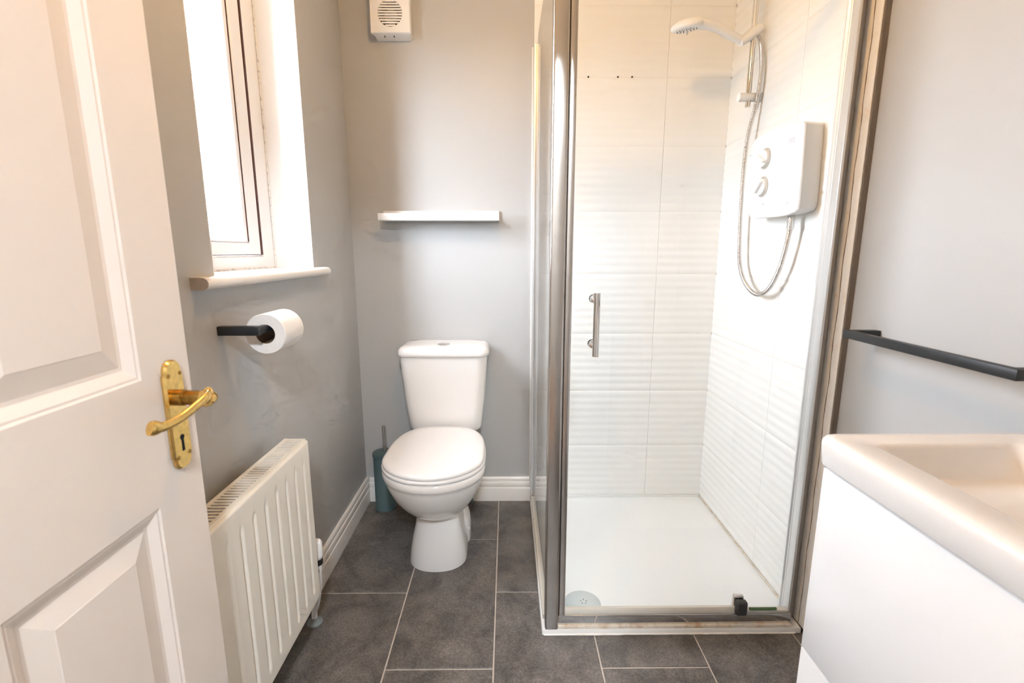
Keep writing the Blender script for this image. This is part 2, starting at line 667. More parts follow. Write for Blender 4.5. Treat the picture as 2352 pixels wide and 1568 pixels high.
ribbon('sealant_bead', out_l, out_r, XT - 0.0036, XT + 0.001, M['sealant'], wr)
crk_l = [(a[0] - 0.0005, a[1]) for a in out_r]
crk_r = [(a[0] - 0.0026 - 0.0008 * math.sin(i * 2.3), a[1]) for i, a in enumerate(out_r)]
ribbon('sealant_crack', crk_l, crk_r, XT - 0.0030, XT + 0.001, M['crack'], wr)
crk_r2 = [(1.2662, a[1]) for a in out_r]
ribbon('sealant_skim', crk_r, crk_r2, XT - 0.0032, XT + 0.001, M['sealant'], wr)

# ---- skirting boards
SK = [(0, 0), (0.016, 0), (0.016, 0.058), (0.0148, 0.064), (0.0120, 0.066), (0.0120, 0.072), (0.0138, 0.076),
      (0.0138, 0.086), (0.0118, 0.092), (0.0090, 0.094), (0.0090, 0.099), (0.0104, 0.103), (0.0096, 0.111),
      (0.0060, 0.1155), (0, 0.116)]
b1 = prism('baseboard_left', [(XL + a, b) for a, b in SK], 'Y', YF, D, M['gloss'])
tag(b1, 'cream moulded skirting board along the left wall, running behind the radiator', 'skirting', kind='structure')
b2 = prism('baseboard_back', [(D - a, b) for a, b in SK], 'X', XL + 0.0165, 0.1055, M['gloss'])
tag(b2, 'cream moulded skirting board along the back wall behind the toilet', 'skirting', kind='structure')

# ---- window
win = empty('window_1', (-0.80, (WY0 + WY1) / 2, 1.096))
tag(win, 'white plastic casement window in a deep reveal with a bright frosted pane', 'window', kind='structure')
XFw = -0.785


def rect_frame(name, xa, xb, y0, y1, z0, z1, wy, wz, m, parent, bev=0.004):
    outs = [(y0, z0), (y1, z0), (y1, z1), (y0, z1)]
    ins = [(y0 + wy, z0 + wz), (y1 - wy, z0 + wz), (y1 - wy, z1 - wz), (y0 + wy, z1 - wz)]
    b = bev
    outs2 = [(y0 + b, z0 + b), (y1 - b, z0 + b), (y1 - b, z1 - b), (y0 + b, z1 - b)]
    ins2 = [(y0 + wy - b, z0 + wz - b), (y1 - wy + b, z0 + wz - b), (y1 - wy + b, z1 - wz + b), (y0 + wy - b, z1 - wz + b)]
    rings = [[(xa, *p) for p in outs], [(xb - b, *p) for p in outs], [(xb, *p) for p in outs2],
             [(xb, *p) for p in ins2], [(xb - b, *p) for p in ins], [(xa, *p) for p in ins]]
    return loft(name, rings, m, parent, close=True, angle=25)


rect_frame('outer_frame', -0.85, XFw, WY0 + 0.004, WY1 - 0.004, 1.0965, WZ1 - 0.004, 0.078, 0.040, M['upvc'], win)
rect_frame('frame_gasket', -0.80, XFw - 0.0005, WY0 + 0.0785, WY1 - 0.0785, 1.1395, WZ1 - 0.048, 0.0095, 0.0012,
           M['gasket'], win, 0.0004)
sash = rect_frame('sash', -0.84, XFw - 0.001, WY0 + 0.089, WY1 - 0.089, 1.1375, WZ1 - 0.046, 0.061, 0.038,
                  M['upvc'], win, 0.004)
rect_frame('glazing_gasket', -0.797, XFw - 0.0045, WY0 + 0.1495, WY1 - 0.1495, 1.1795, WZ1 - 0.0880, 0.0045, 0.001,
           M['gasket'], sash, 0.0004)
rect_frame('glazing_bead', -0.82, XFw - 0.004, WY0 + 0.1535, WY1 - 0.1535, 1.1748, WZ1 - 0.0833, 0.026, 0.010,
           M['upvc'], sash, 0.005)
box('pane', -0.816, -0.812, WY0 + 0.16, WY1 - 0.16, 1.181, WZ1 - 0.09, M['pane'], sash)
# reveal lining
rv = 0.002
box('reveal_lining', XFw - 0.06, XL + 0.0004, WY1 - 0.0035, WY1, 1.096, WZ1, M['white_paint'], win)
box('reveal_lining', XFw - 0.06, XL + 0.0004, WY0, WY0 + 0.0035, 1.096, WZ1, M['white_paint'], win)
box('reveal_lining', XFw - 0.06, XL + 0.0004, WY0, WY1, WZ1 - 0.0035, WZ1, M['white_paint'], win)
# window board with rounded nose
nose = [(XL - 0.0002, 1.0705), (XL + 0.026, 1.0705), (XL + 0.034, 1.073), (XL + 0.038, 1.078), (XL + 0.039, 1.085),
        (XL + 0.036, 1.0915), (XL + 0.030, 1.0955), (XL + 0.022, 1.0965), (XL - 0.0002, 1.0965)]
g1 = prism_geo(nose, 'Y', 1.008, 1.712)
g2 = box_geo(XFw - 0.06, XL, WY0 + 0.0002, WY1 - 0.0002, 1.0705, 1.0963)
v, f = join(g1, g2)
sill = build('window_sill', v, f, M['gloss'], win, mats=[M['gloss'], M['endgrain']],
             fmat=[0] * len(nose) + [1, 1] + [0] * 6, angle=50)
sill['label'] = 'white window board with a rounded nose and bare end grain'
# mouldy sealant in the reveal corner and along the board
pts = [(XFw + 0.003, WY0 + 0.004 + 0.555 * i / 30, 1.0975) for i in range(31)]
tube('sealant_bead', pts, [0.003 + 0.0016 * random.random() for _ in pts], M['mould'], win, n=6)
pts = [(XFw + 0.002, WY1 - 0.005, 1.10 + 0.98 * i / 40) for i in range(41)]
tube('sealant_bead', pts, [0.0022 + 0.0012 * random.random() for _ in pts], M['mould'], win, n=6, up=(1, 0, 0))

# ================================================================== DOOR
DX = -0.510          # room-side face
DH = 0.035
DY0, DY1 = -0.008, 0.754
door = empty('door_1', (DX - DH / 2, DY0, 0.006))
tag(door, 'open cream panelled door with brass lever handle in the left foreground', 'door', kind='structure')
pan_y = [(DY0 + 0.100, DY0 + 0.327), (DY1 - 0.327, DY1 - 0.100)]
pan_z = [(0.20, 0.781), (0.973, 1.53), (1.63, 1.87)]
ly = [DY0, pan_y[0][0], pan_y[0][1], pan_y[1][0], pan_y[1][1], DY1]
lst = [(DX - DH, DX, ly[0], ly[1], 0.006, 1.987), (DX - DH, DX, ly[2], ly[3], 0.006, 1.987),
       (DX - DH, DX, ly[4], ly[5], 0.006, 1.987)]
zz = [0.006] + [q for p in pan_z for q in p] + [1.987]
for (a, b) in ((ly[1], ly[2]), (ly[3], ly[4])):
    for i in range(0, 8, 2):
        lst.append((DX - DH, DX, a, b, zz[i], zz[i + 1]))
boxes('door_leaf', lst, M['door'], door)


def door_panel(y0, y1, z0, z1):
    def ring(i, d):
        return [(DX - d, y0 + i, z0 + i), (DX - d, y1 - i, z0 + i), (DX - d, y1 - i, z1 - i), (DX - d, y0 + i, z1 - i)]

    def ringb(i, d):
        return [(DX - DH + d, p[1], p[2]) for p in ring(i, 0)]
    front = [ring(0, 0.0), ring(0.003, 0.002), ring(0.006, 0.0022), ring(0.019, 0.0092), ring(0.024, 0.0095),
             ring(0.052, 0.0035), ring(0.053, 0.003)]
    back = [ringb(i, d) for i, d in ((0.053, 0.003), (0.024, 0.0095), (0.010, 0.0035), (0, 0))]
    return loft('door_panel', back[::1] and (front[::-1] + back[::-1]), M['door'], door, angle=12)


for y0, y1 in pan_y:
    for z0, z1 in pan_z:
        door_panel(y0, y1, z0, z1)

# brass lever furniture
HY, HZ = 0.7095, 0.904
hand = empty('door_handle', (DX, HY, 0.817))
hand.parent = door
hand.location = Vector((DX, HY, 0.817)) - WORLD[door]
hw2 = 0.0205
half = [(0.0, 0.0), (0.008, 0.0012), (0.0145, 0.006), (0.0175, 0.013), (0.0175, 0.019), (hw2, 0.023), (hw2, 0.15),
        (0.0175, 0.154), (0.0175, 0.160), (0.0145, 0.167), (0.008, 0.1718), (0.0, 0.173)]
outl = [(HY + a, 0.817 + b) for a, b in half] + [(HY - a, 0.817 + b) for a, b in half[-2:0:-1]]
inn = [(HY + (y - HY) * 0.88, 0.9035 + (z_ - 0.9035) * 0.972) for y, z_ in outl]
loft('handle_plate', [[(DX, *p) for p in outl], [(DX + 0.003, *p) for p in outl],
                      [(DX + 0.0065, *p) for p in inn]], M['brass'], hand, angle=30)
plate = [o for o in hand.children if o.name.startswith('handle_plate')][0]
for (sy, sz) in ((-0.0125, 0.967), (0.0125, 0.967), (-0.0125, 0.839), (0.0125, 0.839)):
    lathe('screw', (DX + 0.0060, HY + sy, sz), [(0.0034, 0), (0.0034, 0.0008), (0.002, 0.0012)], M['brass_dark'], plate, 'X', 12)
kh = [(0.0045 * math.cos(t), 0.0045 * math.sin(t)) for t in [(-60 + 300 * i / 14) * PI / 180 for i in range(15)]]
kh += [(-0.0028, -0.022), (0.0028, -0.022)]
prism('keyhole', [(HY + a, 0.868 + b) for a, b in kh], 'X', DX + 0.0055, DX + 0.0069, M['black_hole'], plate)
ZB = 0.9315
lathe('lever_boss', (DX + 0.006, HY, ZB), [(0.0125, 0), (0.0125, 0.012), (0.0105, 0.013), (0.0105, 0.016), (0.0115, 0.018),
                                          (0.0100, 0.040), (0.0095, 0.052), (0.0090, 0.056), (0.006, 0.059)], M['brass_dark'], hand, 'X', 20)
lp = catmull([(DX + 0.056, HY - 0.002, ZB + 0.006), (DX + 0.062, HY - 0.016, ZB + 0.006), (DX + 0.059, HY - 0.040, ZB - 0.002),
              (DX + 0.054, HY - 0.066, ZB - 0.010), (DX + 0.049, HY - 0.090, ZB - 0.0125), (DX + 0.046, HY - 0.101, ZB - 0.011), (DX + 0.043, HY - 0.111, ZB - 0.008)], 8)
nl = len(lp)
lr = [0.0075 if i < 3 else 0.0058 - 0.0012 * math.sin(PI * i / nl) for i in range(nl)]
lr = [r + (0.0016 * math.sin(PI * (i - nl * 0.72) / (nl * 0.28)) if i > nl * 0.72 else 0) for i, r in enumerate(lr)]
lr[-1] = 0.002
tube('lever', lp, lr, M['brass'], hand, n=14, flat=[1.5] * nl, up=(1, 0, 0))
lathe('lever_scroll', (DX + 0.046, HY - 0.004, ZB), [(0.004, 0), (0.0125, 0.002), (0.0135, 0.008), (0.0115, 0.014), (0.006, 0.0165), (0.0055, 0.0195), (0.001, 0.0205)],
      M['brass'], hand, 'X', 20)

# ================================================================== RADIATOR
RX0, RX1 = -0.618, -0.553
RY0, RY1, RZ0, RZ1 = 0.800, 1.267, 0.150, 0.636
rad = empty('radiator', ((RX0 + RX1) / 2, (RY0 + RY1) / 2, RZ0))
tag(rad, 'white fluted panel radiator with slatted top on the left wall behind the door', 'radiator')
# front panel: pressed vertical flutes
ny, nz = 260, 26
gro = [0.864 + 0.0514 * i for i in range(8)]


def rad_depth(y, zq):
    e = min((zq - RZ0 - 0.030) / 0.022, (RZ1 - 0.042 - zq) / 0.022)
    e = max(0.0, min(1.0, e))
    e = e * e * (3 - 2 * e)
    d = 0.0
    for g in gro:
        t = (y - g)
        if -0.009 < t < 0.009:
            s = 0.5 + 0.5 * math.cos(PI * t / 0.009)
            d = max(d, s)
    edge = min(y - RY0, RY1 - y, zq - RZ0, RZ1 - zq)
    r = 0.006
    eb = 0.0 if edge >= r else (r - math.sqrt(max(0, r * r - (r - edge) ** 2)))
    return d * e * 0.0055 + eb


zs = [RZ0 + q for q in (0, 0.001, 0.0025, 0.0045, 0.007, 0.02, 0.03, 0.034, 0.038, 0.042, 0.046, 0.052)]
zs += [RZ0 + 0.052 + (RZ1 - 0.064 - RZ0 - 0.052) * i / 6 for i in range(1, 7)]
zs += [RZ1 - q for q in (0.060, 0.056, 0.052, 0.048, 0.042, 0.02, 0.007, 0.0045, 0.0025, 0.001, 0)]
V, F = [], []
ysr = [RY0 + (RY1 - RY0) * j / ny for j in range(ny + 1)]
for zq in zs:
    for y in ysr:
        V.append((RX1 - rad_depth(y, zq), y, zq))
w = ny + 1
for i in range(len(zs) - 1):
    for j in range(ny):
        F.append((i * w + j, i * w + j + 1, (i + 1) * w + j + 1, (i + 1) * w + j))
nb = len(V)
V += [(RX1 - 0.012, RY0, RZ0), (RX1 - 0.012, RY1, RZ0), (RX1 - 0.012, RY1, RZ1), (RX1 - 0.012, RY0, RZ1)]
top = [(len(zs) - 1) * w + j for j in range(ny + 1)]
F.append(tuple([nb + 1, nb] + list(range(ny + 1))))
F.append(tuple([nb + 3, nb + 2] + top[::-1]))
F.append(tuple([nb, nb + 3] + [i * w for i in range(len(zs) - 1, -1, -1)]))
F.append(tuple([nb + 2, nb + 1] + [i * w + ny for i in range(len(zs))]))
F.append((nb, nb + 1, nb + 2, nb + 3))
build('front_panel', V, F, M['rad'], rad, angle=50)
box('back_panel', RX0, RX0 + 0.010, RY0 + 0.004, RY1 - 0.004, RZ0, RZ1 - 0.002, M['rad'], rad, 0.003)
box('convector', RX0 + 0.012, RX1 - 0.014, RY0 + 0.02, RY1 - 0.02, RZ0 + 0.03, RZ1 - 0.03, M['rad_dark'], rad)
for y0 in (RY0 - 0.0006, RY1 - 0.0034):
    box('side_cover', RX0 - 0.001, RX1 - 0.0072, y0, y0 + 0.004, RZ0 + 0.02, RZ1 + 0.004, M['rad'], rad, 0.0015)
gr = boxes('top_grille', [(RX0 - 0.001, RX0 + 0.009, RY0, RY1, RZ1 - 0.004, RZ1 + 0.004), (RX1 - 0.0165, RX1 - 0.0078, RY0, RY1, RZ1 - 0.004, RZ1 + 0.004),
                          (RX0, RX1 - 0.009, RY1 - 0.012, RY1 - 0.004, RZ1 - 0.004, RZ1 + 0.0035)], M['rad'], rad)
sl_me = None
nsl = 38
for i in range(nsl):
    y = RY0 + 0.010 + (RY1 - RY0 - 0.028) * i / (nsl - 1)
    if sl_me is None:
        o = box('grille_slat', RX0 + 0.009, RX1 - 0.0165, y - 0.0030, y + 0.0030, RZ1 - 0.001, RZ1 + 0.0035, M['rad'], gr)
        sl_me = o.data
        s_base = WORLD[o] - Vector((0, y, 0))
    else:
        link('grille_slat', sl_me, gr, s_base + Vector((0, y, 0)))
for yb in (0.90, 1.17):
    box('wall_bracket', XL + 0.0002, RX0, yb, yb + 0.03, RZ0 + 0.06, RZ1 - 0.06, M['rad'], rad, 0.002)
valve = lathe('thermostatic_valve', (-0.5745, 1.312, 0.222), [(0.008, -0.024), (0.0115, -0.02), (0.0115, -0.004), (0.0135, 0.0), (0.0135, 0.018),
                                                         (0.0155, 0.020), (0.0165, 0.03), (0.0165, 0.068), (0.013, 0.076), (0.004, 0.079)], M['plastic'], rad, 'Z', 20)
lathe('valve_band', (-0.5745, 1.312, 0.2215), [(0.0142, 0), (0.0150, 0.004), (0.0150, 0.016), (0.0142, 0.019)], M['black_cap'], valve, 'Z', 20)
tube('valve_tail', [(-0.5745, 1.312, 0.205), (-0.5745, 1.285, 0.205), (-0.5745, 1.262, 0.205)], 0.008, M['chrome'], rad, up=(0, 0, 1))
tube('feed_pipe', catmull([(-0.5745, 1.312, 0.20), (-0.5745, 1.312, 0.16), (-0.588, 1.320, 0.09), (-0.606, 1.332, 0.04), (-0.608, 1.333, 0.006)], 5), 0.0085, M['plastic'], rad, up=(1, 0, 0))
lathe('pipe_collar', (-0.608, 1.333, 0.0005), [(0.024, 0), (0.024, 0.004), (0.014, 0.012), (0.0105, 0.018)], M['grey_pipe'], rad, 'Z', 20)

# ================================================================== TOILET
TX = -0.264
wc = empty('toilet', (TX, 1.75, 0))
tag(wc, 'white close-coupled toilet with closed lid against the back wall', 'toilet')


def egg(cy, a, fr, bk, z, nf=2.0, nb=3.0, n=48, cx=TX):
    out = []
    for i in range(n):
        t = 2 * PI * i / n
        c, s = math.cos(t), math.sin(t)
        e = nf if s < 0 else nb
        x = a * math.copysign(abs(c) ** (2 / e), c)
        y = (fr if s < 0 else bk) * math.copysign(abs(s) ** (2 / e), s)
        out.append((cx + x, cy + y, z))
    return out


# pedestal
loft('pedestal', [egg(1.665, 0.107, 0.092, 0.25, 0.0, 2.2), egg(1.665, 0.107, 0.092, 0.25, 0.012, 2.2),
                  egg(1.667, 0.103, 0.090, 0.24, 0.05, 2.2), egg(1.670, 0.094, 0.086, 0.235, 0.10, 2.2),
                  egg(1.675, 0.083, 0.080, 0.23, 0.15, 2.1), egg(1.680, 0.076, 0.078, 0.23, 0.19, 2.1),
                  egg(1.690, 0.074, 0.080, 0.24, 0.23), egg(1.70, 0.078, 0.09, 0.26, 0.28), egg(1.70, 0.09, 0.1, 0.30, 0.34)],
     M['porcelain'], wc, angle=60)
loft('foot', [egg(1.80, 0.112, 0.09, 0.14, 0.0, 2.6), egg(1.80, 0.112, 0.09, 0.14, 0.05, 2.6), egg(1.80, 0.106, 0.085, 0.14, 0.085, 2.6),
              egg(1.80, 0.085, 0.075, 0.14, 0.13, 2.4), egg(1.80, 0.066, 0.06, 0.14, 0.2, 2.2)], M['porcelain'], wc, angle=60)
lathe('bolt_cap', (-0.1545, 1.760, 0.060), [(0.008, -0.004), (0.008, 0.0025), (0.004, 0.0035)], M['plastic_edge'], wc, 'X', 12)
# bowl
loft('bowl', [egg(1.680, 0.020, 0.020, 0.10, 0.176), egg(1.672, 0.052, 0.050, 0.12, 0.180), egg(1.664, 0.080, 0.078, 0.14, 0.194),
              egg(1.652, 0.108, 0.104, 0.17, 0.222), egg(1.640, 0.132, 0.127, 0.20, 0.256), egg(1.630, 0.151, 0.145, 0.23, 0.292),
              egg(1.624, 0.165, 0.158, 0.26, 0.328), egg(1.620, 0.174, 0.166, 0.285, 0.358), egg(1.620, 0.1765, 0.168, 0.29, 0.368),
              egg(1.620, 0.1795, 0.1715, 0.30, 0.3715), egg(1.620, 0.1825, 0.1745, 0.305, 0.378), egg(1.620, 0.183, 0.175, 0.31, 0.394),
              egg(1.620, 0.179, 0.171, 0.31, 0.4005)], M['porcelain'], wc, angle=70)
box('cistern_shelf', TX - 0.11, TX + 0.11, 1.85, 2.082, 0.345, 0.3985, M['porcelain'], wc, 0.015, 4)
# seat and lid
loft('seat', [egg(1.622, 0.178, 0.172, 0.295, 0.4012), egg(1.622, 0.1835, 0.1775, 0.298, 0.405), egg(1.622, 0.1840, 0.178, 0.298, 0.412),
              egg(1.622, 0.1815, 0.1755, 0.296, 0.4165)], M['seat'], wc, angle=70)
lidr = [egg(1.620, 0.177, 0.171, 0.292, 0.4175), egg(1.620, 0.1805, 0.1745, 0.296, 0.4215), egg(1.620, 0.1805, 0.1745, 0.296, 0.427),
        egg(1.620, 0.177, 0.171, 0.293, 0.4325), egg(1.620, 0.168, 0.162, 0.286, 0.4355)]
for s in (0.8, 0.6, 0.4, 0.2, 0.05):
    lidr.append(egg(1.640 + 0.02 * (1 - s), 0.168 * s, 0.162 * s, 0.286 * s, 0.4355 + 0.003 * (1 - s * s)))
loft('lid', lidr, M['seat'], wc, angle=70)
for sx in (-0.075, 0.075):
    tube('hinge', [(TX + sx - 0.022, 1.924, 0.4125), (TX + sx + 0.022, 1.924, 0.4125)], 0.0065, M['seat'], wc, n=14)
    lathe('hinge_post', (TX + sx, 1.925, 0.397), [(0.009, 0), (0.009, 0.012)], M['seat'], wc, 'Z', 14)


# cistern
def cis(hw_, y0, y1, z, r):
    return [(a, b, z) for a, b in rrect(TX - hw_, TX + hw_, y0, y1, r, 6)]


loft('cistern', [cis(0.138, 1.945, 2.084, 0.399, 0.03), cis(0.147, 1.937, 2.086, 0.404, 0.035), cis(0.152, 1.932, 2.088, 0.416, 0.036),
                 cis(0.158, 1.927, 2.089, 0.47, 0.038), cis(0.166, 1.920, 2.090, 0.54, 0.04), cis(0.172, 1.914, 2.091, 0.62, 0.04),
                 cis(0.178, 1.909, 2.092, 0.69, 0.04), cis(0.180, 1.907, 2.092, 0.727, 0.04)], M['porcelain'], wc, angle=60)
lid2 = loft('cistern_lid', [cis(0.178, 1.908, 2.092, 0.7272, 0.04), cis(0.184, 1.902, 2.094, 0.7285, 0.042), cis(0.187, 1.898, 2.0945, 0.732, 0.044),
                            cis(0.1875, 1.897, 2.0945, 0.742, 0.044), cis(0.185, 1.900, 2.0945, 0.754, 0.045), cis(0.178, 1.908, 2.093, 0.763, 0.045),
                            cis(0.166, 1.922, 2.088, 0.768, 0.045), cis(0.13, 1.94, 2.075, 0.7702, 0.045), cis(0.08, 1.97, 2.06, 0.7708, 0.04)],
            M['porcelain'], wc, angle=70)
bt = loft('flush_button', [[(p[0], p[1], z_) for p in circ((TX, 1.962, 0), r, 'Z', 24, r * 0.86)] for r, z_ in
                           ((0.026, 0.769), (0.026, 0.7728), (0.024, 0.7742), (0.0215, 0.7742), (0.0205, 0.7732))], M['chrome'], wc)
for s in (-1, 1):
    half_c = [(TX + s * (0.0012 + 0.0185 * math.cos(t)), 1.962 + 0.0165 * math.sin(t)) for t in [(-PI / 2 + PI * i / 12) for i in range(13)]]
    prism('button_half', half_c if s > 0 else half_c[::-1], 'Z', 0.773, 0.7752, M['chrome'], bt)

# supply pipe beside the toilet
sp = tube('supply_pipe', catmull([(-0.1675, 2.058, 0.0), (-0.1675, 2.058, 0.12), (-0.1675, 2.058, 0.30), (-0.175, 2.05, 0.36), (-0.19, 2.04, 0.398)], 6),
          0.0085, M['grey_pipe'], None, up=(1, 0, 0))
tag(sp, 'thin grey water pipe rising from the floor behind the toilet', 'pipe')

# ================================================================== TOILET BRUSH
br = empty('toilet_brush', (-0.556, 2.030, 0))
tag(br, 'slate teal toilet brush canister with steel handle in the corner beside the toilet', 'toilet brush')
lathe('canister', (-0.556, 2.030, 0.0), [(0.044, 0), (0.0465, 0.002), (0.0465, 0.006), (0.0455, 0.008), (0.0455, 0.248), (0.0445, 0.250)], M['teal'], br, 'Z', 32)
lathe('canister_lid', (-0.556, 2.030, 0.2502), [(0.0475, 0), (0.0485, 0.003), (0.0485, 0.012), (0.047, 0.018), (0.038, 0.022), (0.012, 0.024), (0.010, 0.026)], M['teal'], br, 'Z', 32)
lathe('handle', (-0.549, 2.026, 0.274), [(0.0072, 0), (0.0072, 0.116), (0.006, 0.120), (0.002, 0.121)], M['satin_chrome'], br, 'Z', 16)

# ================================================================== TOILET ROLL
hld = empty('toilet_roll_holder', (XL, 1.092, 0.9615))
tag(hld, 'matt black angular toilet roll holder on the left wall under the window', 'roll holder')
box('arm', XL + 0.0002, -0.5645, 1.081, 1.101, 0.9615, 0.9825, M['black'], hld, 0.0015)
box('bar', -0.5810, -0.5650, 1.1005, 1.236, 0.9630, 0.9800, M['black'], hld, 0.0015)
roll = empty('toilet_roll', (-0.573, 1.18, 0.91))
tag(roll, 'white toilet paper roll hanging on the black holder', 'toilet roll')
RC = (-0.573, 1.128, 0.9575)
prof = [(0.0230, 0.0), (0.0470, 0.0), (0.0482, 0.0015), (0.0482, 0.1015), (0.0470, 0.103), (0.0230, 0.103)]
rings = []
for r, d in prof:
    rings.append(circ((RC[0], RC[1] + d, RC[2]), r, 'Y', 40))
loft('paper', rings, M['paper'], roll, close=True, angle=40)
rings = [circ((RC[0], RC[1] + d, RC[2]), r, 'Y', 32) for r, d in ((0.0222, 0.0008), (0.0230, 0.0008), (0.0230, 0.102), (0.0222, 0.102))]
loft('core', rings, M['card'], roll, close=True)
# two loose outer layers of sheet at the tail
tail = [(RC[0] + 0.0484 * math.cos(t), RC[2] + 0.0484 * math.sin(t)) for t in [(-20 + 60 * i / 10) * PI / 180 for i in range(11)]]
tail_in = [(RC[0] + 0.0481 * math.cos(t), RC[2] + 0.0481 * math.sin(t)) for t in [(-20 + 60 * i / 10) * PI / 180 for i in range(11)]]
prism('loose_sheet', tail + tail_in[::-1], 'Y', RC[1] + 0.002, RC[1] + 0.101, M['paper'], roll)

# ================================================================== SHELF
sh = empty('wall_shelf', (-0.277, D, 1.273))
tag(sh, 'slim white picture-ledge shelf on the back wall above the toilet', 'shelf')
box('base_board', -0.518, -0.034, 2.010, D - 0.001, 1.2735, 1.2855, M['plastic'], sh, 0.001)
box('front_lip', -0.520, -0.032, 1.996, 2.0105, 1.2730, 1.3010, M['plastic'], sh, 0.001)
box('back_board', -0.518, -0.034, D - 0.014, D - 0.0005, 1.2735, 1.3165, M['plastic'], sh, 0.001)

# ================================================================== EXTRACTOR FAN
fan = empty('extractor_fan', (-0.447, D, 1.96))
tag(fan, 'white square extractor fan with round slatted grille high on the back wall', 'fan')
fx0, fx1, fz0, fz1, fy = -0.5235, -0.3695, 1.9735, 2.1275, 2.036
FC = (-0.4465, 2.043)
FR = 0.0465
nq = 48


def sq(t, x0, x1, z0, z1):
    c, s = math.cos(t), math.sin(t)
    kx = (x1 - FC[0]) / c if c > 1e-9 else ((x0 - FC[0]) / c if c < -1e-9 else 1e9)
    kz = (z1 - FC[1]) / s if s > 1e-9 else ((z0 - FC[1]) / s if s < -1e-9 else 1e9)
    q = min(kx, kz)
    return (FC[0] + c * q, FC[1] + s * q)


ang = [2 * PI * (i + 0.5) / nq for i in range(nq)]
for cxx in (fx0, fx1):
    for czz in (fz0, fz1):
        t = math.atan2(czz - FC[1], cxx - FC[0]) % (2 * PI)
        j = min(range(nq), key=lambda q: abs(ang[q] - t))
        ang[j] = t
ang.sort()


def fring(x0, x1, z0, z1, y):
    return [(*((lambda p: (p[0], y, p[1]))(sq(t, x0, x1, z0, z1))),) for t in ang]


rings = [fring(fx0 + 0.010, fx1 - 0.004, fz0 - 0.006, fz1 + 0.006, D - 0.0005), fring(fx0 + 0.004, fx1 - 0.002, fz0 - 0.004, fz1 + 0.004, 2.060),
         fring(fx0, fx1, fz0, fz1, fy + 0.004), fring(fx0 + 0.003, fx1 - 0.003, fz0 + 0.003, fz1 - 0.003, fy),
         [(FC[0] + (FR + 0.002) * math.cos(t), fy, FC[1] + (FR + 0.002) * math.sin(t)) for t in ang],
         [(FC[0] + FR * math.cos(t), fy + 0.002, FC[1] + FR * math.sin(t)) for t in ang],
         [(FC[0] + FR * math.cos(t), fy + 0.03, FC[1] + FR * math.sin(t)) for t in ang]]
loft('housing', rings, M['plastic'], fan, angle=25)
lathe('dark_duct', (FC[0], fy + 0.0285, FC[1]), [(FR - 0.0005, 0), (FR - 0.0005, 0.001)], M['dark_slot'], fan, 'Y', 32)
lathe('motor_hub', (FC[0] + 0.001, fy + 0.014, FC[1] - 0.004), [(0.018, 0), (0.024, 0.003), (0.025, 0.014)], M['plastic_edge'], fan, 'Y', 28)
for i in range(10):
    zc = FC[1] - FR + 0.0046 + i * 0.00935
    h = 0.0031
    c0 = math.sqrt(max(0, FR ** 2 - (abs(zc - FC[1]) + 0) ** 2)) - 0.0004
    v = [(FC[0] - c0, fy + 0.002, zc - h), (FC[0] + c0, fy + 0.002, zc - h), (FC[0] + c0, fy + 0.007, zc - h + 0.003), (FC[0] - c0, fy + 0.007, zc - h + 0.003),
         (FC[0] - c0, fy + 0.002, zc + h), (FC[0] + c0, fy + 0.002, zc + h), (FC[0] + c0, fy + 0.007, zc + h + 0.003), (FC[0] - c0, fy + 0.007, zc + h + 0.003)]
    build('grille_slat', v, box_geo(0, 1, 0, 1, 0, 1)[1], M['plastic'], fan, smooth=False)
for cx_ in (-0.473, -0.437):
    box('screw_slot', cx_ - 0.0012, cx_ + 0.0012, 2.052, 2.062, fz0 - 0.006, fz0 - 0.0025, M['dark_slot'], fan)

# ================================================================== SHOWER TRAY
tray = empty('shower_tray', (0.5, 1.68, 0))
tag(tray, 'low white acrylic shower tray with round drain behind the glass door', 'shower tray')
TX0, TX1, TY0, TY1 = 0.104, XT - 0.0025, 1.276, DT - 0.0025


def tr(i, z, r):
    return [(a, b, z) for a, b in rrect(TX0 + i, TX1 - i, TY0 + i, TY1 - i, r, 4)]


loft('tray_body', [tr(0, 0.0005, 0.004), tr(0, 0.014, 0.004), tr(0.002, 0.0175, 0.005), tr(0.006, 0.0185, 0.006), tr(0.040, 0.0185, 0.02),
                   tr(0.052, 0.0165, 0.03), tr(0.066, 0.0125, 0.04), tr(0.20, 0.011, 0.05), tr(0.34, 0.010, 0.04)], M['acrylic'], tray, angle=40)
dr = lathe('drain_cover', (0.245, 1.392, 0.0100), [(0.060, 0), (0.060, 0.0045), (0.056, 0.0075), (0.03, 0.0098), (0.002, 0.0104)], M['drain'], tray, 'Z', 40)
for i in range(5):
    t = 2 * PI * i / 5 + 0.3
    lathe('drain_hole', (0.249 + 0.0095 * math.cos(t), 1.393 + 0.0095 * math.sin(t), 0.0188), [(0.0017, 0), (0.0017, 0.0021)], M['black_hole'], dr, 'Z', 8)
pts = [(XT - 0.0022, DT - 0.002 - 0.72 * i / 60, 0.020) for i in range(61)]
tube('sealant_bead', pts, [0.0026 + 0.0012 * random.random() for _ in pts], M['rust'], tray, n=6)
pts = [(0.136 + 0.764 * i / 30, DT - 0.0022, 0.0200) for i in range(31)]
tube('sealant_bead', pts, 0.0034, M['acrylic'], tray, n=8)
pts = [(TX0 + 0.006, TY0 - 0.0012, 0.0022)] + [(TX0 + 0.006 + 0.77 * i / 50, TY0 - 0.0012, 0.0022) for i in range(1, 51)]
tube('sealant_bead', pts, [0.0022 + 0.001 * random.random() for _ in pts], M['sealant'], tray, n=6)

